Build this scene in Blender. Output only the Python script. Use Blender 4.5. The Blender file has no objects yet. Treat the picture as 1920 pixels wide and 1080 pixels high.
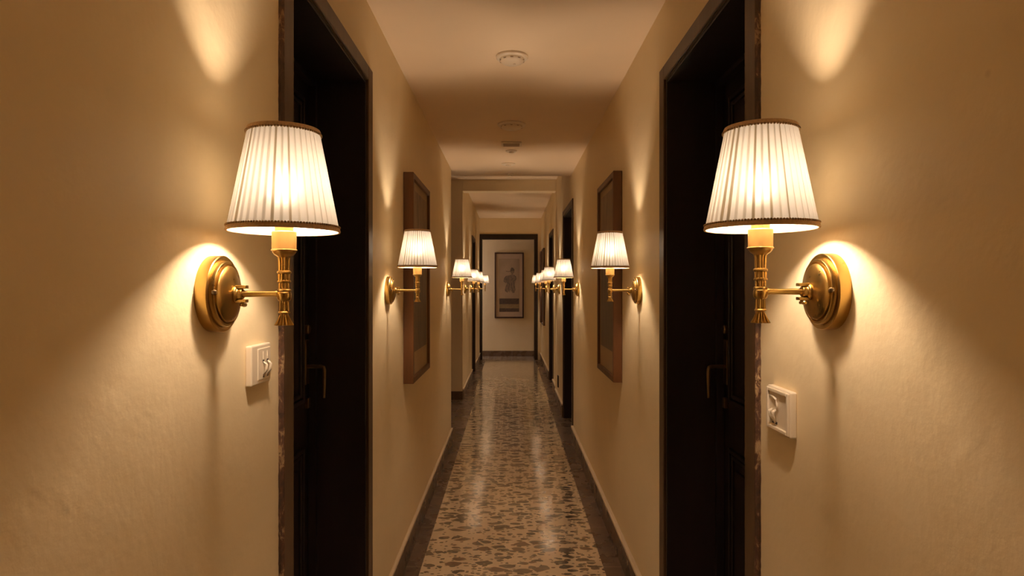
import bpy, bmesh, math, random
from mathutils import Vector, Matrix
random.seed(7)
S = bpy.context.scene
C = S.collection
PI = math.pi
CAM_Z = 1.31
F = 1200.0

# ------------------------------------------------------------------ helpers
def link(name, bm, mat=None, parent=None, smooth=False, mats=None, bevel=0, seg=2, recalc=True):
    if recalc:
        bmesh.ops.recalc_face_normals(bm, faces=bm.faces[:])
    me = bpy.data.meshes.new(name); bm.to_mesh(me); bm.free()
    o = bpy.data.objects.new(name, me); C.objects.link(o)
    for m in (mats or [mat]): me.materials.append(m)
    if smooth:
        for p in me.polygons: p.use_smooth = True
        if smooth == 'auto':
            me.set_sharp_from_angle(angle=math.radians(30))
    if parent: o.parent = parent
    if bevel:
        b = o.modifiers.new('bevel', 'BEVEL'); b.width = bevel; b.segments = seg; b.limit_method = 'ANGLE'
    return o

def box(bm, x0, x1, y0, y1, z0, z1):
    v = [bm.verts.new(p) for p in ((x0,y0,z0),(x1,y0,z0),(x1,y1,z0),(x0,y1,z0),(x0,y0,z1),(x1,y0,z1),(x1,y1,z1),(x0,y1,z1))]
    for f in ((0,3,2,1),(4,5,6,7),(0,1,5,4),(1,2,6,5),(2,3,7,6),(3,0,4,7)):
        bm.faces.new([v[i] for i in f])
    return v

def lathe(bm, prof, n=48, axis='Z', origin=(0,0,0), flute=None, cap=True):
    """prof: list of (r, h, amp). Ripple: r*(1+amp*cos(k*ang))"""
    rings = []
    k = flute or 0
    for p in prof:
        r, h = p[0], p[1]; a = p[2] if len(p) > 2 else 0
        ring = []
        for i in range(n):
            t = 2*PI*i/n
            rr = r*(1 + a*math.cos(k*t))
            q = (rr*math.cos(t), rr*math.sin(t), h)
            if axis == 'X': q = (h, q[0], q[1])
            elif axis == 'Y': q = (q[0], h, q[1])
            ring.append(bm.verts.new(Vector(q) + Vector(origin)))
        rings.append(ring)
    for a, b in zip(rings, rings[1:]):
        for i in range(n):
            bm.faces.new((a[i], a[(i+1) % n], b[(i+1) % n], b[i]))
    if cap:
        bm.faces.new(rings[0][::-1]); bm.faces.new(rings[-1])

def tube(bm, pts, r, n=12, ref=None):
    pts = [Vector(p) for p in pts]
    rings = []
    for i, p in enumerate(pts):
        d = (pts[min(i+1, len(pts)-1)] - pts[max(i-1, 0)]).normalized()
        up = Vector(ref) if ref else (Vector((0,0,1)) if abs(d.z) < .9 else Vector((0,1,0)))
        a = d.cross(up).normalized(); b = d.cross(a)
        rr = r[i] if isinstance(r, (list, tuple)) else r
        rings.append([bm.verts.new(p + a*rr*math.cos(2*PI*j/n) + b*rr*math.sin(2*PI*j/n)) for j in range(n)])
    for a, b in zip(rings, rings[1:]):
        for j in range(n): bm.faces.new((a[j], a[(j+1) % n], b[(j+1) % n], b[j]))
    bm.faces.new(rings[0][::-1]); bm.faces.new(rings[-1])

def empty(name, loc, rz=0, scale=1):
    o = bpy.data.objects.new(name, None); C.objects.link(o)
    o.location = loc; o.rotation_euler = (0,0,rz); o.scale = (scale,)*3
    o.empty_display_size = .1
    return o

def tag(o, label=None, cat=None, group=None, kind=None):
    if label: o['label'] = label
    if cat: o['category'] = cat
    if group: o['group'] = group
    if kind: o['kind'] = kind
    return o

# ------------------------------------------------------------------ materials
def newmat(name):
    m = bpy.data.materials.new(name); m.use_nodes = True
    nt = m.node_tree; nt.nodes.clear()
    out = nt.nodes.new('ShaderNodeOutputMaterial')
    return m, nt, out
def N(nt, typ, **kw):
    n = nt.nodes.new(typ)
    for k, v in kw.items():
        if k.startswith('i_'): n.inputs[k[2:].replace('_', ' ')].default_value = v
        else: setattr(n, k, v)
    return n
def ramp(nt, fac, stops):
    r = nt.nodes.new('ShaderNodeValToRGB'); e = r.color_ramp.elements
    while len(e) < len(stops): e.new(.5)
    for el, (p, c) in zip(e, stops):
        el.position = p; el.color = (c[0], c[1], c[2], 1) if hasattr(c, '__len__') else (c, c, c, 1)
    nt.links.new(fac, r.inputs[0]); return r.outputs[0]
def coords(nt, scale=(1,1,1)):
    tc = N(nt, 'ShaderNodeTexCoord'); mp = N(nt, 'ShaderNodeMapping'); mp.inputs['Scale'].default_value = scale
    nt.links.new(tc.outputs['Object'], mp.inputs[0]); return mp.outputs[0]
def noise(nt, vec, scale, detail=3, rough=.5, dist=0):
    n = N(nt, 'ShaderNodeTexNoise'); n.inputs['Scale'].default_value = scale
    n.inputs['Detail'].default_value = detail; n.inputs['Roughness'].default_value = rough; n.inputs['Distortion'].default_value = dist
    nt.links.new(vec, n.inputs['Vector']); return n.outputs['Fac']
def mixc(nt, fac, a, b):
    m = N(nt, 'ShaderNodeMix', data_type='RGBA')
    for s, v in (('Factor', fac), ('A', a), ('B', b)):
        inp = [i for i in m.inputs if i.name == s and (i.type == 'RGBA' or s == 'Factor' and i.type == 'VALUE')][0]
        if hasattr(v, 'is_linked'): nt.links.new(v, inp)
        elif hasattr(v, '__len__'): inp.default_value = (*v, 1)
        else: inp.default_value = v
    return [o for o in m.outputs if o.type == 'RGBA'][0]
def math_(nt, op, a, b=0, c=0):
    m = N(nt, 'ShaderNodeMath', operation=op)
    for i, v in enumerate((a, b, c)):
        if hasattr(v, 'is_linked'): nt.links.new(v, m.inputs[i])
        else: m.inputs[i].default_value = v
    return m.outputs[0]
def bump(nt, h, strength, dist=.01):
    b = N(nt, 'ShaderNodeBump'); b.inputs['Strength'].default_value = strength; b.inputs['Distance'].default_value = dist
    nt.links.new(h, b.inputs['Height']); return b.outputs[0]

def simple(name, col, rough=.5, metal=0, var=.0, vscale=20, bs=0, bscale=200, spec=.5, stretch=(1,1,1)):
    m, nt, out = newmat(name)
    p = N(nt, 'ShaderNodeBsdfPrincipled'); p.inputs['Roughness'].default_value = rough; p.inputs['Metallic'].default_value = metal
    p.inputs['Specular IOR Level'].default_value = spec
    v = coords(nt, stretch)
    f = noise(nt, v, vscale, 4)
    lo = tuple(c*(1-var) for c in col); hi = tuple(min(1, c*(1+var)) for c in col)
    nt.links.new(ramp(nt, f, [(.3, lo), (.7, hi)]), p.inputs['Base Color'])
    if bs: nt.links.new(bump(nt, noise(nt, v, bscale, 4), bs, .002), p.inputs['Normal'])
    nt.links.new(p.outputs[0], out.inputs[0]); return m

def wall_mat():
    m, nt, out = newmat('painted_plaster')
    p = N(nt, 'ShaderNodeBsdfPrincipled'); p.inputs['Roughness'].default_value = .5; p.inputs['Specular IOR Level'].default_value = .25
    v = coords(nt)
    big = noise(nt, v, 2.2, 5, .6, .4)
    fine = noise(nt, v, 14, 5, .6)
    base = ramp(nt, big, [(.3, WALL_LO), (.7, WALL_HI)])
    sp = N(nt, 'ShaderNodeTexVoronoi'); sp.inputs['Scale'].default_value = 11; nt.links.new(v, sp.inputs['Vector'])
    spot = ramp(nt, sp.outputs['Distance'], [(0, .75), (.04, .5), (.075, 0)])
    rnd = ramp(nt, sp.outputs['Color'], [(.80, 0), (.83, .35)])
    sc = mixc(nt, math_(nt, 'MULTIPLY', spot, rnd), base, (.30,.21,.12))
    nt.links.new(sc, p.inputs['Base Color'])
    h = math_(nt, 'ADD', math_(nt, 'MULTIPLY', big, 1.2), math_(nt, 'MULTIPLY', fine, .25))
    h = math_(nt, 'ADD', h, math_(nt, 'MULTIPLY', noise(nt, v, 90, 3), .04))
    nt.links.new(bump(nt, h, .5, .012), p.inputs['Normal'])
    nt.links.new(p.outputs[0], out.inputs[0]); return m
WALL_LO = (.85,.70,.43); WALL_HI = (.90,.75,.485)
M = {}
M['wall'] = wall_mat()
M['ceiling'] = simple('ceiling_paint', (.88,.715,.50), .8, 0, .03, 2, .1, 60, .2)
M['cap'] = simple('painted_ledge', (.76,.63,.45), .5, 0, .05, 8, .2, 60)
M['plastic'] = simple('ivory_plastic', (.80,.69,.52), .35, 0, .02, 5)
M['dark'] = simple('dark_plastic_and_shadow', (.05,.035,.025), .5)  # dark plastic of the outlet insert; on the switches it stands in for shadow
M['brown_plastic'] = simple('brown_plastic', (.06,.03,.015), .5)
M['door'] = simple('dark_stained_door', (.016,.010,.010), .38, 0, .35, 9, .15, 40, .45, (1,1,.08))
M['casing'] = simple('dark_brown_casing', (.072,.036,.014), .42, 0, .3, 12, .25, 60, .4, (1,1,.1))
M['casing_dark'] = simple('black_brown_casing', (.028,.016,.009), .45, 0, .3, 12, .2, 60, .4, (1,1,.1))
M['lining'] = simple('dark_door_lining', (.020,.012,.011), .45, 0, .3, 12, .2, 60, .4, (1,1,.1))
M['frame_wood'] = simple('walnut_frame', (.135,.055,.017), .45, 0, .3, 18, .2, 80, .4, (1,1,.12))
M['frame_dark'] = simple('dark_walnut_frame', (.085,.042,.024), .45, 0, .3, 18, .2, 80, .4, (1,1,.12))
M['mat'] = simple('mat_board', (.42,.31,.18), .8, 0, .05, 6)
M['mat_pale'] = simple('pale_mat_board', (.60,.46,.32), .8, 0, .05, 6)
M['paper'] = simple('aged_paper', (.50,.38,.25), .85, 0, .12, 4)
M['band_dark'] = simple('brocade_dark', (.115,.08,.055), .8, 0, .2, 30)
M['band_tan'] = simple('brocade_tan', (.34,.25,.12), .8, 0, .15, 30)
M['ink'] = simple('ink', (.15,.12,.085), .8, 0, .2, 30)
M['ink_soft'] = simple('ink_wash', (.29,.22,.145), .8, 0, .2, 30)
M['slot_shade'] = simple('slot_brown', (.42,.31,.20), .7)
M['screw'] = simple('screw_steel', (.25,.2,.14), .3, 1)

def brass_mat():
    m, nt, out = newmat('aged_brass')
    p = N(nt, 'ShaderNodeBsdfPrincipled'); p.inputs['Metallic'].default_value = 1
    v = coords(nt)
    f = noise(nt, v, 30, 5, .6)
    nt.links.new(ramp(nt, f, [(.25, (.45,.295,.09)), (.75, (.55,.36,.115))]), p.inputs['Base Color'])
    nt.links.new(ramp(nt, noise(nt, v, 60, 4), [(.3, .27), (.7, .33)]), p.inputs['Roughness'])
    nt.links.new(p.outputs[0], out.inputs[0]); return m
M['brass'] = brass_mat()
M['cup'] = simple('satin_brass_cup', (.74,.46,.15), .5, .5, .05, 20)
M['trim'] = simple('braided_trim', (.34,.22,.10), .7, 0, .4, 260, .4, 500)
M['trim_band'] = simple('trim_band', (.62,.43,.24), .7, 0, .15, 260, .3, 500)
M['handle'] = simple('dark_bronze', (.30,.20,.10), .32, 1, .2, 40)

PLEATS = 40
SH_FWD, SH_T = .13, .044
def shade_mat():
    m, nt, out = newmat('pleated_fabric')
    tc = N(nt, 'ShaderNodeTexCoord'); sep = N(nt, 'ShaderNodeSeparateXYZ'); nt.links.new(tc.outputs['Object'], sep.inputs[0])
    ang = math_(nt, 'ARCTAN2', sep.outputs[1], sep.outputs[0])
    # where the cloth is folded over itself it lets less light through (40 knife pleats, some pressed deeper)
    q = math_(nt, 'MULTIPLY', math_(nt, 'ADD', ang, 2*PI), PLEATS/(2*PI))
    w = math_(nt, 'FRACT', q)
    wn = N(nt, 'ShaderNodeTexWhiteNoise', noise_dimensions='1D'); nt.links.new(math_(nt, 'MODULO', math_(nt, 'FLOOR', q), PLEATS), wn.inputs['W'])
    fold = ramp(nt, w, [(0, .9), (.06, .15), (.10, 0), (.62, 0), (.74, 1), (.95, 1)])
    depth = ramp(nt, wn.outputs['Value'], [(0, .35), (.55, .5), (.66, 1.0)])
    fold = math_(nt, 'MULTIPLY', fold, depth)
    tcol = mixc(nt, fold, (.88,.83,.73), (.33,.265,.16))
    weave = noise(nt, coords(nt, (1,1,1)), 900, 2)
    tcol = mixc(nt, math_(nt, 'MULTIPLY', weave, .12), tcol, (.4,.34,.24))
    tr = N(nt, 'ShaderNodeBsdfTranslucent'); nt.links.new(tcol, tr.inputs['Color'])
    rf = N(nt, 'ShaderNodeBsdfRefraction'); nt.links.new(tcol, rf.inputs['Color']); rf.inputs['Roughness'].default_value = 1.0; rf.inputs['IOR'].default_value = 1.25
    tm = N(nt, 'ShaderNodeMixShader'); tm.inputs[0].default_value = SH_FWD
    nt.links.new(tr.outputs[0], tm.inputs[1]); nt.links.new(rf.outputs[0], tm.inputs[2])
    df = N(nt, 'ShaderNodeBsdfDiffuse'); df.inputs['Color'].default_value = (.42,.41,.38,1)
    mx = N(nt, 'ShaderNodeMixShader'); mx.inputs[0].default_value = SH_T
    nt.links.new(df.outputs[0], mx.inputs[1]); nt.links.new(tm.outputs[0], mx.inputs[2])
    nt.links.new(mx.outputs[0], out.inputs[0]); return m
M['shade'] = shade_mat()

def emit(name, col, s):
    m, nt, out = newmat(name); e = N(nt, 'ShaderNodeEmission'); e.inputs[0].default_value = (*col, 1); e.inputs[1].default_value = s
    nt.links.new(e.outputs[0], out.inputs[0]); return m
BULB = 625.0
M['bulb'] = emit('warm_bulb', (1.0,.76,.57), BULB)

def terrazzo():
    m, nt, out = newmat('terrazzo')
    p = N(nt, 'ShaderNodeBsdfPrincipled')
    v0 = coords(nt)
    nz = N(nt, 'ShaderNodeTexNoise'); nz.inputs['Scale'].default_value = 9; nz.inputs['Detail'].default_value = 3; nt.links.new(v0, nz.inputs['Vector'])
    vm = N(nt, 'ShaderNodeVectorMath', operation='SCALE'); nt.links.new(nz.outputs['Color'], vm.inputs[0]); vm.inputs['Scale'].default_value = .035
    va = N(nt, 'ShaderNodeVectorMath', operation='ADD'); nt.links.new(v0, va.inputs[0]); nt.links.new(vm.outputs[0], va.inputs[1])
    v = va.outputs[0]
    cream = ramp(nt, noise(nt, v0, 18, 4), [(.3, (.76,.60,.40)), (.7, (.86,.69,.48))])
    col = cream; mask_all = None
    for sc, stretch, rmin, rvar, keep, off in ((9.5, (1,1.75,1), .26, .20, .38, 0), (18, (1,1.6,1), .22, .20, .50, 3.3), (38, (1,1.5,1), .20, .22, .66, 7.7)):
        mp = N(nt, 'ShaderNodeMapping'); mp.inputs['Scale'].default_value = stretch; mp.inputs['Location'].default_value = (off, off, 0)
        nt.links.new(v, mp.inputs[0])
        e = N(nt, 'ShaderNodeTexVoronoi', feature='DISTANCE_TO_EDGE', voronoi_dimensions='2D'); e.inputs['Scale'].default_value = sc; nt.links.new(mp.outputs[0], e.inputs['Vector'])
        c = N(nt, 'ShaderNodeTexVoronoi', feature='F1', voronoi_dimensions='2D'); c.inputs['Scale'].default_value = sc; nt.links.new(mp.outputs[0], c.inputs['Vector'])
        sep = N(nt, 'ShaderNodeSeparateColor'); nt.links.new(c.outputs['Color'], sep.inputs[0])
        rad = math_(nt, 'MULTIPLY_ADD', sep.outputs[2], rvar, rmin)
        edge = ramp(nt, e.outputs['Distance'], [(.07, 0), (.10, 1)])
        inside = math_(nt, 'MULTIPLY', edge, math_(nt, 'LESS_THAN', c.outputs['Distance'], rad))
        sel = math_(nt, 'GREATER_THAN', sep.outputs[0], keep)
        k = math_(nt, 'MULTIPLY', inside, sel)
        chip = ramp(nt, sep.outputs[1], [(0, (.095,.075,.052)), (.4, (.13,.102,.070)), (.65, (.19,.145,.095)), (.8, (.23,.13,.075)), (.92, (.22,.17,.115)), (1, (.40,.31,.21))])
        chip = mixc(nt, math_(nt, 'MULTIPLY', noise(nt, v0, 60, 4), .18), chip, (.35,.29,.2))
        col = mixc(nt, k, col, chip)
    nt.links.new(col, p.inputs['Base Color'])
    nt.links.new(ramp(nt, noise(nt, v0, 5, 4), [(.3, .105), (.7, .15)]), p.inputs['Roughness'])
    p.inputs['Specular IOR Level'].default_value = .7
    p.inputs['Coat Weight'].default_value = .8; p.inputs['Coat Roughness'].default_value = .13; p.inputs['Coat IOR'].default_value = 1.55
    nt.links.new(bump(nt, noise(nt, v0, 6, 3), .05, .003), p.inputs['Normal'])
    nt.links.new(p.outputs[0], out.inputs[0]); return m
M['terrazzo'] = terrazzo()

def marble(name, joints=True):
    m, nt, out = newmat(name)
    p = N(nt, 'ShaderNodeBsdfPrincipled')
    v = coords(nt)
    n1 = noise(nt, v, 5, 6, .65, 1.5)
    col = ramp(nt, n1, [(.3, (.115,.070,.040)), (.48, (.135,.084,.050)), (.52, (.17,.11,.066)), (.56, (.13,.08,.047)), (.8, (.118,.071,.042))])
    if joints:
        sep = N(nt, 'ShaderNodeSeparateXYZ'); nt.links.new(v, sep.inputs[0])
        fr = math_(nt, 'FRACT', math_(nt, 'MULTIPLY', sep.outputs[1], joints))
        j = ramp(nt, fr, [(0, 1), (.025, 0)])
        col = mixc(nt, j, col, (.30,.22,.14))
    nt.links.new(col, p.inputs['Base Color'])
    nt.links.new(ramp(nt, noise(nt, v, 7, 3), [(.3, .22), (.7, .34)]), p.inputs['Roughness'])
    nt.links.new(p.outputs[0], out.inputs[0]); return m
M['border'] = marble('brown_marble_border', 2.0)
M['skirting'] = marble('brown_tile_skirting', 8.0)

def peeled():
    m, nt, out = newmat('chipped_paint')
    p = N(nt, 'ShaderNodeBsdfPrincipled'); p.inputs['Roughness'].default_value = .75
    v = coords(nt, (1,1,.55))
    f = noise(nt, v, 60, 6, .7, .6); g = noise(nt, coords(nt), 5, 2)
    a = math_(nt, 'ADD', f, math_(nt, 'MULTIPLY', math_(nt, 'SUBTRACT', g, .5), .8))
    nt.links.new(ramp(nt, a, [(.40, (.05,.024,.010)), (.56, (.10,.042,.018)), (.63, (.30,.19,.09)), (.82, (.44,.30,.16))]), p.inputs['Base Color'])
    nt.links.new(bump(nt, f, .8, .004), p.inputs['Normal'])
    nt.links.new(p.outputs[0], out.inputs[0]); return m
M['peeled'] = peeled()

def print_mat(flip):
    """old print: warm paper above, dark ink-washed panel below with faint vertical stems"""
    m, nt, out = newmat('faded_print')
    p = N(nt, 'ShaderNodeBsdfPrincipled'); p.inputs['Roughness'].default_value = .55
    tc = N(nt, 'ShaderNodeTexCoord'); sep = N(nt, 'ShaderNodeSeparateXYZ'); nt.links.new(tc.outputs['Object'], sep.inputs[0])
    stems = noise(nt, coords(nt, (1, 9, .9)), 5, 5, .6, .5)
    wash = noise(nt, coords(nt, (1, 3, 1.2)), 4, 4, .6, .8)
    zf = ramp(nt, sep.outputs[2], [(.0, 0), (.35, 0), (.62, 1)])   # object origin sits at the bottom edge
    base = mixc(nt, zf, (.13,.095,.065), (.30,.21,.125))
    base = mixc(nt, ramp(nt, wash, [(.4, 0), (.65, .45)]), base, (.20,.15,.10))
    base = mixc(nt, ramp(nt, stems, [(.52, 0), (.62, .8)]), base, (.085,.06,.042))
    nt.links.new(base, p.inputs['Base Color'])
    nt.links.new(p.outputs[0], out.inputs[0]); return m
M['print'] = print_mat(False)

# ------------------------------------------------------------------ the shell
XL, XR = -.50, .54          # corridor wall faces
XLF, XRF = -.56, .56        # faces beyond the portal
Y0 = -1.3
YL_END = 5.40               # left wall stops: side passage
Y_PORT = 7.50
Y_DW, Y_DW2, Y_END = 11.65, 11.77, 12.28
ZC, ZC2 = 2.31, 2.58
Y_STEP = 5.72
TH = .30
DOOR_H = 2.03

def wall_run(bm, xa, xb, y0, y1, h, holes):
    y = y0
    for (a, b) in holes:
        box(bm, xa, xb, y, a, 0, h); box(bm, xa, xb, a, b, DOOR_H, h); y = b
    box(bm, xa, xb, y, y1, 0, h)

bm = bmesh.new(); box(bm, -2.6, 2.2, Y0-.2, Y_END+.3, -.12, 0)
tag(link('floor', bm, M['terrazzo']), kind='structure')
CAS = .065
D1 = (1.385+CAS, 2.28-CAS)
D_L3 = (9.36, 10.02)
D_R2 = (5.55, 6.44)
D_R3 = (8.36, 9.10)
bm = bmesh.new()
wall_run(bm, XL-TH, XL, Y0, YL_END, ZC2+.1, [D1])
o = tag(link('wall_left', bm, M['wall']), kind='structure')
bm = bmesh.new()
wall_run(bm, XLF-TH, XLF, Y_PORT, Y_DW, ZC2+.1, [D_L3])
tag(link('wall_left_far', bm, M['wall']), kind='structure')
bm = bmesh.new()
wall_run(bm, XR, XR+TH, Y0, Y_PORT, ZC2+.1, [D1, D_R2])
tag(link('wall_right', bm, M['wall']), kind='structure')
bm = bmesh.new()
wall_run(bm, XRF, XRF+TH, Y_PORT, Y_DW, ZC2+.1, [D_R3])
tag(link('wall_right_far', bm, M['wall']), kind='structure')
bm = bmesh.new(); box(bm, XL-TH, XR+TH, Y0-.15, Y0, 0, ZC2)
tag(link('wall_back', bm, M['wall']), kind='structure')
# portal beam
bm = bmesh.new(); box(bm, XLF, XRF, Y_PORT, Y_PORT+.16, 2.445, ZC2+.1)
box(bm, XRF-.03, XRF, Y_PORT-.0, Y_PORT+.10, 0, 2.445)
tag(link('trim_1', bm, M['wall'], bevel=.006), kind='structure')
# side passage
bm = bmesh.new()
box(bm, -2.4, XLF-TH, Y_PORT, Y_PORT+.15, 0, ZC2+.1)
box(bm, -2.4, XL-TH, YL_END-.15, YL_END, 0, ZC2+.1)
tag(link('wall_passage', bm, M['wall']), kind='structure')
bm = bmesh.new()
box(bm, -2.4, -2.25, YL_END, Y_PORT, 0, .9); box(bm, -2.4, -2.25, YL_END, Y_PORT, 2.1, ZC2+.1)
box(bm, -2.4, -2.25, YL_END, YL_END+.5, .9, 2.1); box(bm, -2.4, -2.25, Y_PORT-.5, Y_PORT, .9, 2.1)
tag(link('wall_passage_end', bm, M['wall']), kind='structure')
# doorway wall with opening
DX0, DX1, DZ = -.515, .435, 2.20
bm = bmesh.new()
box(bm, -1.9, DX0, Y_DW, Y_DW2, 0, ZC2+.1); box(bm, DX1, 1.9, Y_DW, Y_DW2, 0, ZC2+.1); box(bm, DX0, DX1, Y_DW, Y_DW2, DZ, ZC2+.1)
tag(link('wall_doorway', bm, M['wall']), kind='structure')
bm = bmesh.new(); box(bm, -1.9, 1.9, Y_END, Y_END+.15, 0, ZC2+.1)
tag(link('wall_end', bm, M['wall']), kind='structure')
bm = bmesh.new(); box(bm, 1.75, 1.9, Y_DW2, Y_END, 0, ZC2+.1)
box(bm, -1.9, -1.75, Y_DW2, Y_END, 0, .7); box(bm, -1.9, -1.75, Y_DW2, Y_END, 2.2, ZC2+.1)
tag(link('wall_cross', bm, M['wall']), kind='structure')
# ceilings
bm = bmesh.new()
box(bm, XL, XR, Y0, YL_END, ZC, ZC+.1); box(bm, XL, XR, YL_END, Y_STEP, ZC, ZC2+.2)
tag(link('ceiling', bm, M['ceiling']), kind='structure')
bm = bmesh.new()
box(bm, -2.4, XR, Y_STEP, Y_PORT, ZC2, ZC2+.1); box(bm, -2.4, XL, YL_END, Y_STEP, ZC2, ZC2+.1)
box(bm, -1.9, 1.9, Y_PORT, Y_END, ZC2, ZC2+.1)
tag(link('ceiling_far', bm, M['ceiling']), kind='structure')

# windows at the ends of the side passages (out of the photo's sight, they let the cool daylight in)
M['glass'] = simple('window_glass', (.8,.85,.9), .05, 0, 0, 5, spec=.5)
def glass_mat():
    m, nt, out = newmat('clear_pane')
    g = N(nt, 'ShaderNodeBsdfTransparent'); g.inputs[0].default_value = (.9,.94,.97,1)
    gl = N(nt, 'ShaderNodeBsdfGlossy'); gl.inputs['Roughness'].default_value = .02
    mx = N(nt, 'ShaderNodeMixShader'); mx.inputs[0].default_value = .06
    nt.links.new(g.outputs[0], mx.inputs[1]); nt.links.new(gl.outputs[0], mx.inputs[2]); nt.links.new(mx.outputs[0], out.inputs[0]); return m
M['pane'] = glass_mat()
def window(n, x, y0, y1, z0, z1):
    r = tag(empty('window_%d' % n, (x, (y0+y1)/2, z0)), kind='structure')
    w = (y1-y0)/2; h = z1-z0
    bm = bmesh.new()
    for a, b, c, d in ((-w, -w+.05, 0, h), (w-.05, w, 0, h), (-w, w, 0, .05), (-w, w, h-.05, h), (-.02, .02, 0, h)):
        box(bm, -.03, .03, a, b, c, d)
    link('window_frame', bm, M['casing'], r)
    bm = bmesh.new(); box(bm, -.003, .003, -w+.05, w-.05, .05, h-.05)
    link('pane', bm, M['pane'], r)
window(1, -2.32, YL_END+.5, Y_PORT-.5, .9, 2.1)
window(2, -1.82, Y_DW2, Y_END, .7, 2.2)

# floor borders and skirting
def strip(name, x0, x1, y0, y1, z0, z1, mat, bev=0):
    bm = bmesh.new(); box(bm, x0, x1, y0, y1, z0, z1)
    return tag(link(name, bm, mat, bevel=bev), kind='structure')
BW = .105
bm = bmesh.new()
box(bm, XL, -.418, Y0, YL_END, 0, .0015); box(bm, -2.2, -.418, YL_END, Y_PORT, 0, .0015); box(bm, XLF, -.45, Y_PORT, Y_DW, 0, .0015); box(bm, XLF-.19, XLF, D_L3[0], D_L3[1], 0, .0015); box(bm, XL-.19, XL, D1[0], D1[1], 0, .0015)
tag(link('trim_2', bm, M['border']), kind='structure')
bm = bmesh.new()
box(bm, .436, XR, Y0, Y_PORT, 0, .0015); box(bm, XR, XR+.19, D_R2[0], D_R2[1], 0, .0015); box(bm, XRF, XRF+.19, D_R3[0], D_R3[1], 0, .0015); box(bm, XR, XR+.19, D1[0], D1[1], 0, .0015); box(bm, .45, XRF, Y_PORT, Y_DW, 0, .0015)
tag(link('trim_3', bm, M['border']), kind='structure')
SK = .115
def skirt(name, side, segs):
    """dark tile skirting with a painted ledge above it"""
    bm = bmesh.new(); bc = bmesh.new()
    for (x, y0, y1) in segs:
        if side < 0:
            box(bm, x, x+.012, y0, y1, 0, SK); box(bc, x, x+.016, y0, y1, SK, SK+.018)
        else:
            box(bm, x-.018, x, y0, y1, 0, SK); box(bc, x-.022, x, y0, y1, SK, SK+.018)
    o = tag(link(name, bm, M['skirting']), kind='structure')
    return o, bc
o, bc = skirt('baseboard_left', -1, [(XL, Y0, 1.385), (XL, 2.28, YL_END), (XLF, Y_PORT, 9.30), (XLF, 10.08, Y_DW)])
link('baseboard_ledge', bc, M['cap'], o, bevel=.005)
o, bc = skirt('baseboard_right', 1, [(XR, Y0, 1.385), (XR, 2.28, D_R2[0]-CAS), (XR, D_R2[1]+CAS, Y_PORT), (XRF, Y_PORT+.10, D_R3[0]-CAS), (XRF, D_R3[1]+CAS, Y_DW)])
link('baseboard_ledge', bc, M['cap'], o, bevel=.005)
bm = bmesh.new(); box(bm, -2.2, XLF, Y_PORT-.012, Y_PORT, 0, .10)
tag(link('baseboard_passage', bm, M['skirting']), kind='structure')
bm = bmesh.new(); box(bm, -1.7, 1.7, Y_END-.014, Y_END, 0, .105)
tag(link('baseboard_end', bm, M['skirting']), kind='structure')

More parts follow.
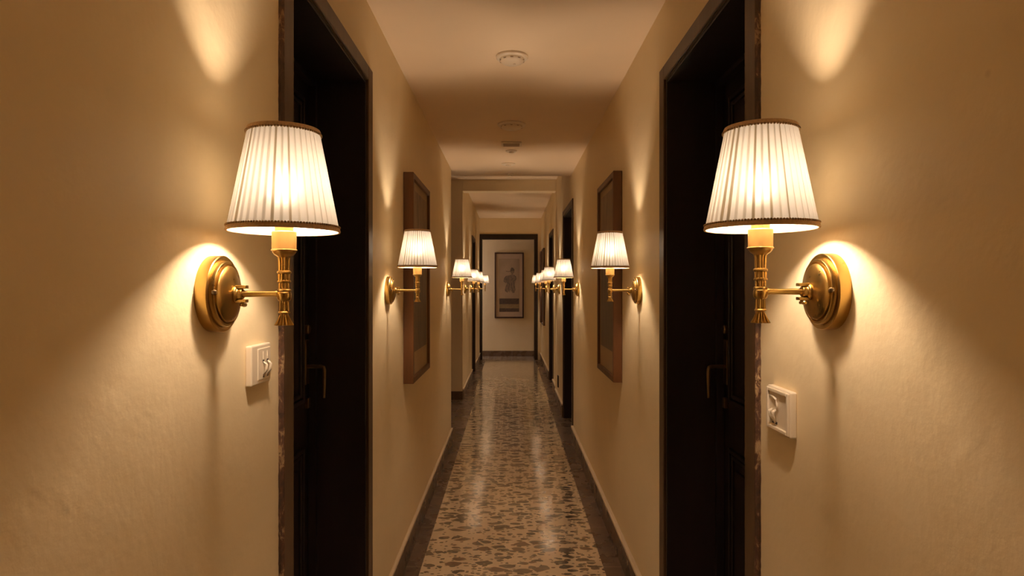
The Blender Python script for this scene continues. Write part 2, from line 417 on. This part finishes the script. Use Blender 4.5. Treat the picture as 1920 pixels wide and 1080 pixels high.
# ------------------------------------------------------------------ doors
REC = .19
def door(n, side, xw, y0, y1, chipped=False, hardware=True):
    """built for the left wall (side -1) in local coords: +x points into the corridor, y along the wall; right doors mirrored"""
    r = tag(empty('door_%d' % n, (xw, 0, 0)), kind='structure')
    s = -side      # direction from the wall face into the corridor
    def bx(bm, a0, a1, *rest):
        lo, hi = sorted((a0*s, a1*s)); box(bm, lo, hi, *rest)
    P = .010
    # casing, proud of the wall
    bm = bmesh.new()
    bx(bm, 0, P, y0-CAS, y0, 0, DOOR_H+.05); bx(bm, 0, P, y1, y1+CAS, 0, DOOR_H+.05); bx(bm, 0, P, y0, y1, DOOR_H, DOOR_H+.05)
    fr = link('door_frame', bm, M['casing'], r, bevel=.0025)
    # lining of the reveal
    bm = bmesh.new()
    bx(bm, -REC, 0, y0, y0+.012, 0, DOOR_H-.012); bx(bm, -REC, 0, y1-.012, y1, 0, DOOR_H-.012); bx(bm, -REC, 0, y0, y1, DOOR_H-.012, DOOR_H)
    bx(bm, -REC+.0, -REC+.025, y0+.012, y0+.03, 0, DOOR_H-.012); bx(bm, -REC, -REC+.025, y1-.03, y1-.012, 0, DOOR_H-.012)
    bx(bm, -REC, -REC+.025, y0+.03, y1-.03, DOOR_H-.03, DOOR_H-.012)
    link('door_lining', bm, M['lining'], r)
    # leaf: slab with two framed panels
    bm = bmesh.new()
    bx(bm, -REC-.04, -REC-.002, y0+.002, y1-.002, .004, DOOR_H-.004)
    leaf = link('door_leaf', bm, M['door'], r)
    W0, W1 = y0+.13, y1-.09
    for z0, z1 in ((.14, .78), (.93, 1.94)):
        bm = bmesh.new()
        for k, (ins, pr) in enumerate(((0, .010), (.018, .006))):
            a, b, c, d = W0+ins, W1-ins, z0+ins, z1-ins
            t = .014
            for q in ((a, a+t, c, d), (b-t, b, c, d), (a+t, b-t, c, c+t), (a+t, b-t, d-t, d)):
                bx(bm, -REC-.003, -REC+pr, *q)
        bx(bm, -REC-.003, -REC+.005, W0+.06, W1-.06, z0+.06, z1-.06)
        link('door_panel', bm, M['door'], r, bevel=.003)
    if hardware:
        yk = y1-.055; zk = CAM_Z-.265
        bm = bmesh.new(); bx(bm, -REC-.002, -REC+.006, yk-.018, yk+.018, zk-.06, zk+.09)
        pl = link('lock_plate', bm, M['handle'], leaf, bevel=.002)
        bm = bmesh.new(); xx = -REC
        tube(bm, [((xx)*s, yk, zk), ((xx+.052)*s, yk, zk), ((xx+.059)*s, yk-.001, zk-.003), ((xx+.062)*s, yk-.002, zk-.010), ((xx+.063)*s, yk-.003, zk-.03), ((xx+.062)*s, yk-.006, zk-.105)], [.0065,.0065,.0068,.0068,.0066,.0055], 12, (0,1,0))
        link('door_handle', bm, M['handle'], leaf, smooth='auto')
        bm = bmesh.new(); lathe(bm, [(.013, 0), (.013, .010), (.010, .014), (.004, .015)], 20, 'X')
        bmesh.ops.scale(bm, vec=(s,1,1.2), verts=bm.verts); bmesh.ops.translate(bm, vec=((-REC-.001)*s, yk+.0, zk+.125), verts=bm.verts)
        link('lock_cylinder', bm, M['handle'], leaf, smooth='auto')
        bm = bmesh.new(); bx(bm, -REC-.002, -REC+.012, yk-.010, yk+.012, zk-.14, zk-.105)
        link('door_latch', bm, M['handle'], leaf, bevel=.002)
    if chipped:
        # rough, chipped outer edge of the frame next to the plaster
        bm = bmesh.new()
        rnd = random.Random(n); z = 0; ring = None; yo = y0-CAS
        while z < DOOR_H+.05:
            a = -.003 + rnd.uniform(-.002, .0015); b = .0103
            yy = yo-.004-rnd.uniform(0, .0035)
            new = [bm.verts.new((a*s if a > -.0005 else -.0005*s, yo-.004-rnd.uniform(0, .003), z)), bm.verts.new((.0055*s, yy, z)), bm.verts.new((b*s, yo-.001, z)), bm.verts.new((b*s, yo+.002+rnd.uniform(0,.002), z)), bm.verts.new((-.0005*s, yo+.003, z))]
            if ring:
                for i in range(5): bm.faces.new((ring[i], ring[(i+1) % 5], new[(i+1) % 5], new[i]))
            ring = new; z += .006 + rnd.uniform(0, .008)
        link('chipped_edge', bm, M['peeled'], r)
    return r
door(1, -1, XL, D1[0], D1[1], True)
door(2, 1, XR, D1[0], D1[1], True)
door(3, 1, XR, D_R2[0], D_R2[1])
door(4, 1, XRF, D_R3[0], D_R3[1])
door(5, -1, XLF, D_L3[0], D_L3[1])
# cased opening at the end
bm = bmesh.new()
yo = Y_DW-.02
box(bm, XLF+.001, DX0, yo, Y_DW2+.01, 0, DZ+.09); box(bm, DX1, DX1+.062, yo, Y_DW2+.01, 0, DZ+.09); box(bm, DX0, DX1, yo, Y_DW2+.01, DZ, DZ+.09)
r = tag(empty('door_6', (0, 0, 0)), kind='structure')
link('door_frame', bm, M['casing_dark'], r, bevel=.004)

# ------------------------------------------------------------------ wall sconces
def sconce(reach, bulb_z=.176):
    """+x points away from the wall, origin on the wall behind the arm"""
    r = empty('wall_sconce', (0,0,0))
    bm = bmesh.new()
    prof = [(.0640,0),(.0642,.0020),(.0640,.0182),(.0630,.0194),(.0590,.0197),(.0562,.0186),(.0554,.0186),(.0548,.0248),(.0538,.0262),(.0504,.0263),(.0484,.0240),(.0474,.0240),
            (.0468,.0288),(.0456,.0300),(.0400,.0322),(.0300,.0352),(.0170,.0378),(.0060,.0390),(.0008,.0393)]
    lathe(bm, prof, 96, 'X')
    plate = link('backplate', bm, M['brass'], r, smooth='auto')
    for a in (-1, 1):
        bm = bmesh.new(); lathe(bm, [(.0042,0),(.0042,.004),(.0030,.0062),(.0006,.0066)], 16, 'X', (.0238, a*.0515, .003))
        link('screw', bm, M['screw'], plate, smooth='auto')
    # knuckle that carries the arm
    bm = bmesh.new()
    lathe(bm, [(.0135,.036),(.0135,.0405),(.0115,.0425),(.0095,.0435),(.0095,.050),(.0085,.0515)], 32, 'X')
    box(bm, .040, .058, -.0062, .0062, .009, .0145); box(bm, .040, .058, -.0062, .0062, -.0145, -.009)
    kn = link('knuckle', bm, M['brass'], r, smooth='auto', bevel=.0012)
    bm = bmesh.new()
    lathe(bm, [(.0032,-.021),(.0050,-.0205),(.0050,-.0165),(.0032,-.016),(.0030,-.012)], 16, 'Z', (.050, 0, 0))
    lathe(bm, [(.0022,0),(.0036,.002),(.0036,.008),(.0022,.010)], 12, 'Y', (.050, .003, -.0185))
    link('thumb_screw', bm, M['brass'], kn, smooth='auto')
    bm = bmesh.new()
    lathe(bm, [(.0062,.044),(.0066,.047),(.0062,.050),(.0054,.052),(.0050,.075),(.0049,reach-.016),(.0056,reach-.014),(.0056,reach-.008)], 24, 'X')
    link('arm', bm, M['brass'], r, smooth='auto')
    # turned and fluted stem
    bm = bmesh.new()
    o = (reach, 0, 0)
    P = [(.0070,-.0330),(.0095,-.0325),(.0098,-.0305),(.0088,-.0292),(.0078,-.0288)]
    P += [(.0080,-.0285,.07),(.0078,-.0130,.07),(.0085,-.0118,.0)]
    P += [(.0098,-.0108),(.0112,-.0085),(.0118,-.0040),(.0117,.0000),(.0108,.0030),(.0100,.0038),(.0112,.0046),(.0114,.0068),(.0102,.0080)]
    P += [(.0084,.0086,.07),(.0082,.0180,.07),(.0084,.0186)]
    P += [(.0108,.0192),(.0112,.0206),(.0108,.0222),(.0094,.0228)]
    P += [(.0094,.0232,.06),(.0094,.0330,.06),(.0096,.0336)]
    P += [(.0112,.0342),(.0118,.0360),(.0112,.0380),(.0092,.0390)]
    P += [(.0086,.0396,.08),(.0088,.0560,.08),(.0100,.0610,.06),(.0120,.0630),(.0160,.0655),(.0186,.0690),(.0196,.0715),(.0212,.0722),(.0215,.0738),(.0208,.0746),(.0185,.0748)]
    lathe(bm, P, 96, 'Z', o, flute=12)
    link('stem', bm, M['brass'], r, smooth='auto')
    bm = bmesh.new()
    T = [(.0062,-.0325,0),(.0068,-.0345,.05),(.0078,-.0380,.12),(.0096,-.0440,.17),(.0120,-.0495,.20),(.0132,-.0520,.22),(.0122,-.0526,.24),(.0060,-.0500,.1)]
    lathe(bm, T, 112, 'Z', o, flute=14)
    link('tassel_finial', bm, M['brass'], r, smooth=True)
    bm = bmesh.new()
    lathe(bm, [(.0190,.0741),(.0198,.0744),(.0200,.1035),(.0190,.1050),(.0150,.1055),(.0150,.1200),(.0120,.1230)], 48, 'Z', o)
    link('lamp_holder', bm, M['cup'], r, smooth='auto')
    bm = bmesh.new()
    lathe(bm, [(.0085,.1225),(.0100,.135),(.0105,.150)], 24, 'Z', o)
    # spider that carries the shade
    for k in range(3):
        t = 2*PI*k/3+.5
        tube(bm, [(reach+.010*math.cos(t), .010*math.sin(t), .146), (reach+.074*math.cos(t), .074*math.sin(t), .152)], .0008, 6)
    link('shade_carrier', bm, M['cup'], r, smooth='auto')
    bm = bmesh.new(); bmesh.ops.create_uvsphere(bm, u_segments=20, v_segments=12, radius=.019)
    bmesh.ops.scale(bm, vec=(1,1,1.35), verts=bm.verts)
    bmesh.ops.translate(bm, vec=(reach, 0, bulb_z), verts=bm.verts)
    link('bulb', bm, M['bulb'], r, smooth=True)
    # pleated shade, open at both ends, built around its own axis
    z0, z1, r0, r1 = .108, .272, .0885, .0570
    bm = bmesh.new(); n = 480; rings = []
    rnd = random.Random(3)
    amp = [rnd.uniform(.8, 1.2) for _ in range(40)]
    for j in range(10):
        f = j/9; z = z0+(z1-z0)*f; rad = r0+(r1-r0)*f
        ring = []
        for i in range(n):
            q = i/n*40; k = int(q); u = q-k
            saw = (u/.75 if u < .75 else (1-u)/.25)          # knife pleats: long face, short return
            ring.append(bm.verts.new(((rad + .0026*amp[k]*(saw-.5)*(rad/.0885))*math.cos(2*PI*i/n), (rad + .0026*amp[k]*(saw-.5)*(rad/.0885))*math.sin(2*PI*i/n), z)))
        rings.append(ring)
    for a, b in zip(rings, rings[1:]):
        for i in range(n): bm.faces.new((a[i], a[(i+1) % n], b[(i+1) % n], b[i]))
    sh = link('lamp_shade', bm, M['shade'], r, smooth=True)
    sh.location = (reach, 0, 0)
    for (rr, zz, h, dirn) in ((r0+.0012, z0, .0075, 1), (r1+.0012, z1, .0065, -1)):
        bm = bmesh.new()
        lo, hi = (zz-.0035, zz+h-.003) if dirn > 0 else (zz-h+.003, zz+.0035)
        sl = (r1-r0)/(z1-z0)
        ro, ri = .0016, -.0022
        pr = [(rr+ri+(lo-zz)*sl, lo), (rr+ro*.5+(lo-zz)*sl, lo-.0006), (rr+ro+(lo-zz)*sl, lo+.0015), (rr+ro+(hi-zz)*sl, hi-.0015), (rr+ro*.4+(hi-zz)*sl, hi+.0004), (rr+ri+(hi-zz)*sl, hi)]
        lathe(bm, pr+[pr[0]], 96, 'Z', cap=False)
        link('shade_trim', bm, M['trim_band'], sh, smooth='auto'); bm = bmesh.new()
        nb = int(2*PI*rr/.0047); ze = hi if dirn > 0 else lo
        for k in range(nb):
            t = 2*PI*k/nb
            c = Matrix.Translation(((rr+ro*.8+(ze-zz)*sl)*math.cos(t), (rr+ro*.8+(ze-zz)*sl)*math.sin(t), ze+(.0003 if dirn > 0 else -.0003)))
            bmesh.ops.create_icosphere(bm, subdivisions=1, radius=.0021, matrix=c)
        link('shade_braid', bm, M['trim'], sh, smooth=True)
    return r

def copy_tree(o, parent=None):
    c = o.copy(); C.objects.link(c)
    if parent: c.parent = parent
    for ch in list(o.children): copy_tree(ch, c)
    return c

near = sconce(.120)
far = sconce(.138, .187)
ZS = CAM_Z-.010
G = 'brass wall sconces along the corridor'
rows = [  # side, wall x, y, scale, label
 (-1, XL, 1.075, 1, 'nearest brass wall sconce with pleated cream shade on the left wall, before the dark door'),
 (1, XR, 1.075, 1, 'nearest brass wall sconce with pleated cream shade on the right wall, before the dark door'),
 (-1, XL, 2.60, .89, 'second lit brass sconce on the left wall, in front of the walnut framed picture'),
 (1, XR, 2.68, .89, 'second lit brass sconce on the right wall, in front of the walnut framed picture'),
 (-1, XL, 5.02, .87, 'third lit sconce on the left wall, at the corner where the wall stops'),
 (1, XR, 5.05, .87, 'third lit sconce on the right wall, just before the second dark door'),
 (-1, XLF, 7.72, .86, 'fourth lit sconce from the camera on the left, just past the side passage corner'),
 (1, XR, 6.95, .87, 'fourth lit sconce from the camera on the right, past the second dark door'),
 (-1, XLF, 8.85, .86, 'fifth lit sconce from the camera on the left wall, before the far dark door'),
 (1, XRF, 8.02, .86, 'fifth lit sconce from the camera on the right, just before the third dark door'),
 (1, XRF, 9.60, .86, 'sixth lit sconce from the camera on the right, just past the third dark door'),
 (-1, XLF, 11.15, .86, 'farthest lit sconce on the left wall, beside the end doorway'),
 (1, XRF, 11.10, .86, 'farthest lit sconce on the right wall, between two small dark pictures'),
]
used = set()
for side, xw, y, sc, lab in rows:
    src = near if y < 2 else far
    o = src if src not in used else copy_tree(src)
    used.add(src)
    o.location = (xw, y, ZS); o.rotation_euler = (0, 0, 0 if side < 0 else PI); o.scale = (sc,)*3
    tag(o, lab, 'wall lamp', G)
# small slide of the near pair: shades sit a touch higher on the right
for o in [c for c in C.objects if c.name.startswith('wall_sconce')]:
    if o.location.x > 0 and o.location.y < 2: o.location.z += .004

# ------------------------------------------------------------------ framed pictures on the side walls
def side_picture(side, xw, y0, y1, z0, z1, depth, fw, label, mat='frame_wood', detailed=True, group=None):
    s = -side
    r = empty('framed_picture', (xw, (y0+y1)/2, z0)); w = (y1-y0)/2; h = z1-z0
    def bx(bm, a0, a1, *rest):
        lo, hi = sorted((a0*s, a1*s)); box(bm, lo, hi, *rest)
    bm = bmesh.new()
    bx(bm, .001, depth, -w, -w+fw, 0, h); bx(bm, .001, depth, w-fw, w, 0, h)
    bx(bm, .001, depth, -w+fw, w-fw, 0, fw); bx(bm, .001, depth, -w+fw, w-fw, h-fw, h)
    link('frame', bm, M[mat], r, bevel=.002)
    bm = bmesh.new(); bx(bm, .002, depth-.014, -w+fw, w-fw, fw, h-fw)
    link('mat_board', bm, M['mat'], r)
    bm = bmesh.new(); iw = w-fw-.035 if detailed else w-fw-.01; b0 = fw+(.11 if detailed else .02)
    bx(bm, depth-.0145, depth-.0125, -iw, iw, 0, h-fw-.04-b0)
    p = link('print', bm, M['print'], r); p.location = (0, 0, b0)
    tag(r, label, 'picture', group)
    return r
side_picture(-1, XL, 2.985, 3.60, .862, 1.852, .048, .028, 'tall walnut box-framed picture on the left wall behind the second sconce')
side_picture(1, XR, 3.085, 3.66, .854, 1.876, .044, .028, 'tall walnut box-framed picture on the right wall behind the second sconce')
side_picture(1, XRF, 10.35, 10.90, .70, 1.96, .03, .03, 'small dark framed picture on far right wall, nearer one of the two by the doorway', 'frame_dark', False)
side_picture(1, XRF, 11.27, 11.57, .70, 1.96, .03, .03, 'small dark framed picture on the far right wall, touching the end doorway frame', 'frame_dark', False)

# ------------------------------------------------------------------ scroll picture on the end wall
def px(x, y, Y=Y_END): return ((x-957)*Y/F, CAM_Z-(y-540)*Y/F)
x0, z1 = px(927.5, 473.5); x1, z0 = px(982, 596.5)
cx, cz = (x0+x1)/2, z0
w, h = (x1-x0)/2, z1-z0
r = empty('framed_scroll_picture', (cx, Y_END, cz))
fw = .027
bm = bmesh.new()
box(bm, -w, -w+fw, -.035, -.001, 0, h); box(bm, w-fw, w, -.035, -.001, 0, h); box(bm, -w+fw, w-fw, -.035, -.001, 0, fw); box(bm, -w+fw, w-fw, -.035, -.001, h-fw, h)
link('frame', bm, M['frame_dark'], r, bevel=.003)
bm = bmesh.new(); box(bm, -w+fw, w-fw, -.018, -.002, fw, h-fw); link('mat_board', bm, M['mat_pale'], r)
K = Y_END/F/7.2      # metres per pixel of the enlarged view used for measuring
def q(x, y): return ((x-287)*K, (978-y)*K)
ax0, az0 = q(152, 892); ax1, az1 = q(422, 180)
bm = bmesh.new(); box(bm, ax0, ax1, -.020, -.018, az0, az1); art = link('scroll_paper', bm, M['paper'], r)
for (ya, yb, mt) in ((712, 788, 'band_dark'), (788, 846, 'band_tan'), (846, 892, 'band_dark')):
    a = q(152, yb)[1]; b = q(152, ya)[1]
    bm = bmesh.new(); box(bm, ax0, ax1, -.0206, -.020, a, b); link('brocade_band', bm, M[mt], art)
bm = bmesh.new()
for a, b, c, d in ((ax0, ax0+.004, az0, az1), (ax1-.004, ax1, az0, az1), (ax0, ax1, az1-.005, az1)): box(bm, a, b, -.0209, -.0205, c, d)
link('scroll_border', bm, M['band_tan'], art)
def poly(bm, pts, y=-.0208):
    vs = [bm.verts.new((q(*p)[0], y, q(*p)[1])) for p in pts]
    ext = bmesh.ops.extrude_face_region(bm, geom=[bm.faces.new(vs)])
    for g in ext['geom']:
        if isinstance(g, bmesh.types.BMVert): g.co.y -= .0004
def stroke(bm, pts, wd):
    P = [Vector((q(*p)[0], 0, q(*p)[1])) for p in pts]
    for k in range(len(P)-1):
        d = (P[k+1]-P[k]); nrm = Vector((-d.z, 0, d.x)).normalized()*wd*K/2; e = d.normalized()*wd*K/3
        vs = [bm.verts.new(v+Vector((0, -.0214-.00003*k, 0))) for v in (P[k]-e+nrm, P[k+1]+e+nrm, P[k+1]+e-nrm, P[k]-e-nrm)]
        bm.faces.new(vs)
bm = bmesh.new()
poly(bm, [(300,395),(350,395),(378,415),(380,450),(365,500),(355,560),(360,632),(335,640),(300,600),(262,632),(232,615),(248,555),(262,505),(215,480),(222,440),(250,408)])
poly(bm, [(303,318),(318,295),(340,298),(358,322),(356,360),(338,378),(338,395),(318,395),(312,372),(302,350)])
link('ink_wash_figure', bm, M['ink_soft'], art)
bm = bmesh.new()
poly(bm, [(305,320),(318,296),(342,300),(357,325),(350,345),(325,338),(308,352)], -.0213)
link('ink_hair', bm, M['ink'], art); bm = bmesh.new()
for pts, wd in (([(248,410),(222,440),(215,480),(240,500)], 7), ([(262,425),(258,470),(272,515)], 6), ([(285,405),(275,460),(285,520)], 6), ([(350,400),(375,418),(378,455),(352,475)], 9), ([(340,470),(352,520),(362,560)], 7),
    ([(262,510),(240,560),(232,600),(262,630)], 6), ([(290,520),(275,580),(295,625)], 7), ([(320,500),(318,560),(345,632)], 8), ([(345,540),(368,590),(350,632)], 7), ([(305,400),(325,440),(318,480)], 5), ([(245,345),(275,350),(300,345)], 7), ([(235,420),(245,470),(262,500)], 5)):
    stroke(bm, pts, wd)
link('ink_lines', bm, M['ink'], art)
tag(r, 'tall narrow scroll painting of a robed figure in a dark frame on the end wall', 'picture')

# ------------------------------------------------------------------ switches, outlet
def wall_plate(name, side, xw, y0, y1, z0, z1, build, label, cat):
    s = -side; r = empty(name, (xw, (y0+y1)/2, (z0+z1)/2)); w, h = (y1-y0)/2, (z1-z0)/2
    def bx(bm, a0, a1, *rest):
        lo, hi = sorted((a0*s, a1*s)); box(bm, lo, hi, *rest)
    bm = bmesh.new(); bx(bm, 0, .013, -w, w, -h, h)
    link('plate', bm, M['plastic'], r, bevel=.003, seg=3)
    build(r, bx, w, h, s)
    tag(r, label, cat); return r
def sw_left(r, bx, w, h, s):
    bm = bmesh.new(); bx(bm, .011, .0145, -w*.42, w*.92, -h*.80, h*.80); link('insert', bm, M['plastic'], r, bevel=.0015)
    for yc in (.006, .027):
        bm = bmesh.new(); tube(bm, [((.0150)*s, yc, .004), (.0205*s, yc, -.002), (.0195*s, yc+.001, -.014), (.0150*s, yc-.002, -.023)], [.0022,.0032,.0028,.0020], 8)
        link('toggle', bm, M['plastic'], r, smooth=True)
        bm = bmesh.new(); bx(bm, .0140, .0149, yc-.0042, yc+.0042, .0015, .0075); link('slot_shade', bm, M['dark'], r); bm = bmesh.new(); bx(bm, .0140, .0149, yc-.0035, yc+.0035, -.0265, -.0245); link('slot_shade', bm, M['dark'], r)  # dark pieces put in for the shadow around each toggle
        bm = bmesh.new(); bx(bm, .0140, .0157, yc-.003, yc-.0005, .0085, .024); link('switch_rib', bm, M['plastic'], r, bevel=.0006)
def sw_right(r, bx, w, h, s):
    bm = bmesh.new(); m = .011
    for a in ((-w+.003, -w+m, -h+.003, h-.003), (w-m, w-.003, -h+.003, h-.003), (-w+m, w-m, h-m, h-.003), (-w+m, w-m, -h+.003, -h+m)): bx(bm, .012, .0175, *a)
    link('plate_rim', bm, M['plastic'], r, bevel=.002)
    bm = bmesh.new()
    tube(bm, [(.0135*s, .040, .024), (.0150*s, .022, .024), (.0155*s, .008, .022), (.0150*s, .003, .014), (.0140*s, .002, -.001)], .0020, 8)
    link('socket_ridge', bm, M['plastic'], r, smooth=True)
    for yc in (.010, .026):
        bm = bmesh.new(); tube(bm, [(.0140*s, yc, -.001), (.0205*s, yc, -.005), (.0195*s, yc, -.012), (.0150*s, yc, -.026)], [.0025,.0036,.0030,.0024], 8)
        link('toggle', bm, M['plastic'], r, smooth=True)
        bm = bmesh.new(); bx(bm, .0125, .0138, yc-.005, yc+.005, -.029, -.024); link('slot_shade', bm, M['dark'], r)  # dark strip put in as the shadow under the toggle
wall_plate('light_switch', -1, XL, 1.205, 1.300, CAM_Z-.187, CAM_Z-.110, sw_left, 'ivory double toggle light switch on the left wall below the nearest sconce', 'light switch')
wall_plate('socket_plate', 1, XR, 1.205, 1.312, CAM_Z-.285, CAM_Z-.197, sw_right, 'thick ivory switch plate with raised rim on the right wall beside the nearest door', 'wall plate')
def out_b(r, bx, w, h, s):
    bm = bmesh.new(); bx(bm, .012, .015, -w*.5, w*.5, -h*.6, h*.6); link('socket_insert', bm, M['dark'], r, bevel=.001)
o = wall_plate('wall_outlet', 1, XR, 7.13, 7.22, .20, .33, out_b, 'small brown outlet low on the far right wall past the second door', 'outlet')
for c in o.children:
    if c.name.startswith('plate'): c.data.materials[0] = M['brown_plastic']

# ------------------------------------------------------------------ ceiling fittings
def detector(x, y, z, rad, style, label, cat='smoke detector', name='smoke_detector'):
    r = empty(name, (x, y, z))
    if style == 'dome':
        bm = bmesh.new(); lathe(bm, [(rad*.96,0),(rad,-.002),(rad,-.009),(rad*.93,-.013),(rad*.80,-.014)], 64)
        link('base', bm, M['plastic'], r, smooth='auto')
        bm = bmesh.new(); lathe(bm, [(rad*.78,-.013),(rad*.76,-.020),(rad*.66,-.028),(rad*.48,-.034),(rad*.24,-.0365),(rad*.02,-.037)], 64)
        d = link('dome', bm, M['plastic'], r, smooth='auto')
        bm = bmesh.new()
        for k in range(10):
            t = 2*PI*k/10+.3
            c, s_ = math.cos(t), math.sin(t)
            vv = box(bm, rad*.66, rad*.775, -.006, .006, -.0225, -.0190)
            bmesh.ops.rotate(bm, verts=vv, cent=(0,0,0), matrix=Matrix.Rotation(t, 3, 'Z'))
        link('vent_slots', bm, M['slot_shade'], d)
        bm = bmesh.new(); lathe(bm, [(.005,-.035),(.005,-.0385),(.001,-.0392)], 16, 'Z', (rad*.15, -rad*.1, 0)); link('test_button', bm, M['cap'], d, smooth='auto')
    elif style == 'flat':
        bm = bmesh.new(); box(bm, -rad, rad, -rad*.8, rad*.8, -.012, 0); link('plate', bm, M['plastic'], r, bevel=.004)
        bm = bmesh.new()
        for k in range(5): box(bm, -rad*.8, rad*.8, -rad*.6+k*rad*.28, -rad*.6+k*rad*.28+.008, -.0135, -.011)
        link('grille_slots', bm, M['slot_shade'], r)
    else:
        bm = bmesh.new(); lathe(bm, [(rad,0),(rad,-.006),(rad*.85,-.010),(rad*.5,-.011)], 40); link('base', bm, M['plastic'], r, smooth='auto')
        bm = bmesh.new(); lathe(bm, [(rad*.45,-.010),(rad*.42,-.017),(rad*.2,-.020)], 32); link('cap', bm, M['cap'], r, smooth='auto')
    tag(r, label, cat)
detector(.007, 2.76, ZC, .069, 'dome', 'round domed smoke detector on the ceiling, nearest to the camera')
detector(.007, 3.90, ZC, .086, 'dome', 'round domed smoke detector on the ceiling, second from the camera')
detector(.007, 4.42, ZC, .070, 'flat', 'flat square vent plate on the ceiling behind the two domed detectors', 'vent', 'ceiling_vent')
detector(.007, 4.66, ZC, .040, 'disc', 'tiny round sprinkler cover on the ceiling between the flat vent and the white disc', 'sprinkler cover', 'ceiling_sprinkler')
detector(-.015, 5.15, ZC, .055, 'disc', 'pale round disc detector on the ceiling past the flat vent')
detector(0, 5.60, ZC, .03, 'disc', 'farthest tiny ceiling disc at the edge of the low ceiling', 'sprinkler cover', 'ceiling_sprinkler')

# ------------------------------------------------------------------ daylight through the hidden windows
W = bpy.data.worlds.new('dusk'); S.world = W; W.use_nodes = True
W.node_tree.nodes['Background'].inputs[0].default_value = (.45,.58,.9,1)
W.node_tree.nodes['Background'].inputs[1].default_value = .10
def area(name, loc, rot, sx, sy, e, col):
    l = bpy.data.lights.new(name, 'AREA'); l.shape = 'RECTANGLE'; l.size = sx; l.size_y = sy; l.energy = e; l.color = col
    o = bpy.data.objects.new(name, l); C.objects.link(o); o.location = loc; o.rotation_euler = rot; return o
area('daylight_cross_window', (-1.70, (Y_DW2+Y_END)/2, 1.45), (0, -PI/2, 0), 1.4, .42, 9.0, (.70,.73,1.0))
area('daylight_passage_window', (-2.20, 6.45, 1.5), (0, -PI/2, 0), 1.1, .9, .25, (.62,.74,1.0))

# ------------------------------------------------------------------ camera
cam = bpy.data.cameras.new('camera'); co = bpy.data.objects.new('camera', cam); C.objects.link(co)
cam.sensor_width = 36; cam.lens = 36*F/1920; cam.clip_start = .02
co.location = (0, 0, CAM_Z); co.rotation_euler = (PI/2, 0, 0); cam.shift_x = 3/1920
S.camera = co
S.view_settings.view_transform = 'Standard'; S.view_settings.look = 'None'; S.view_settings.gamma = 1
S.view_settings.use_curve_mapping = False; S.view_settings.exposure = 0
S.cycles.max_bounces = 12; S.cycles.diffuse_bounces = 6; S.cycles.transmission_bounces = 8; S.cycles.sample_clamp_indirect = 8
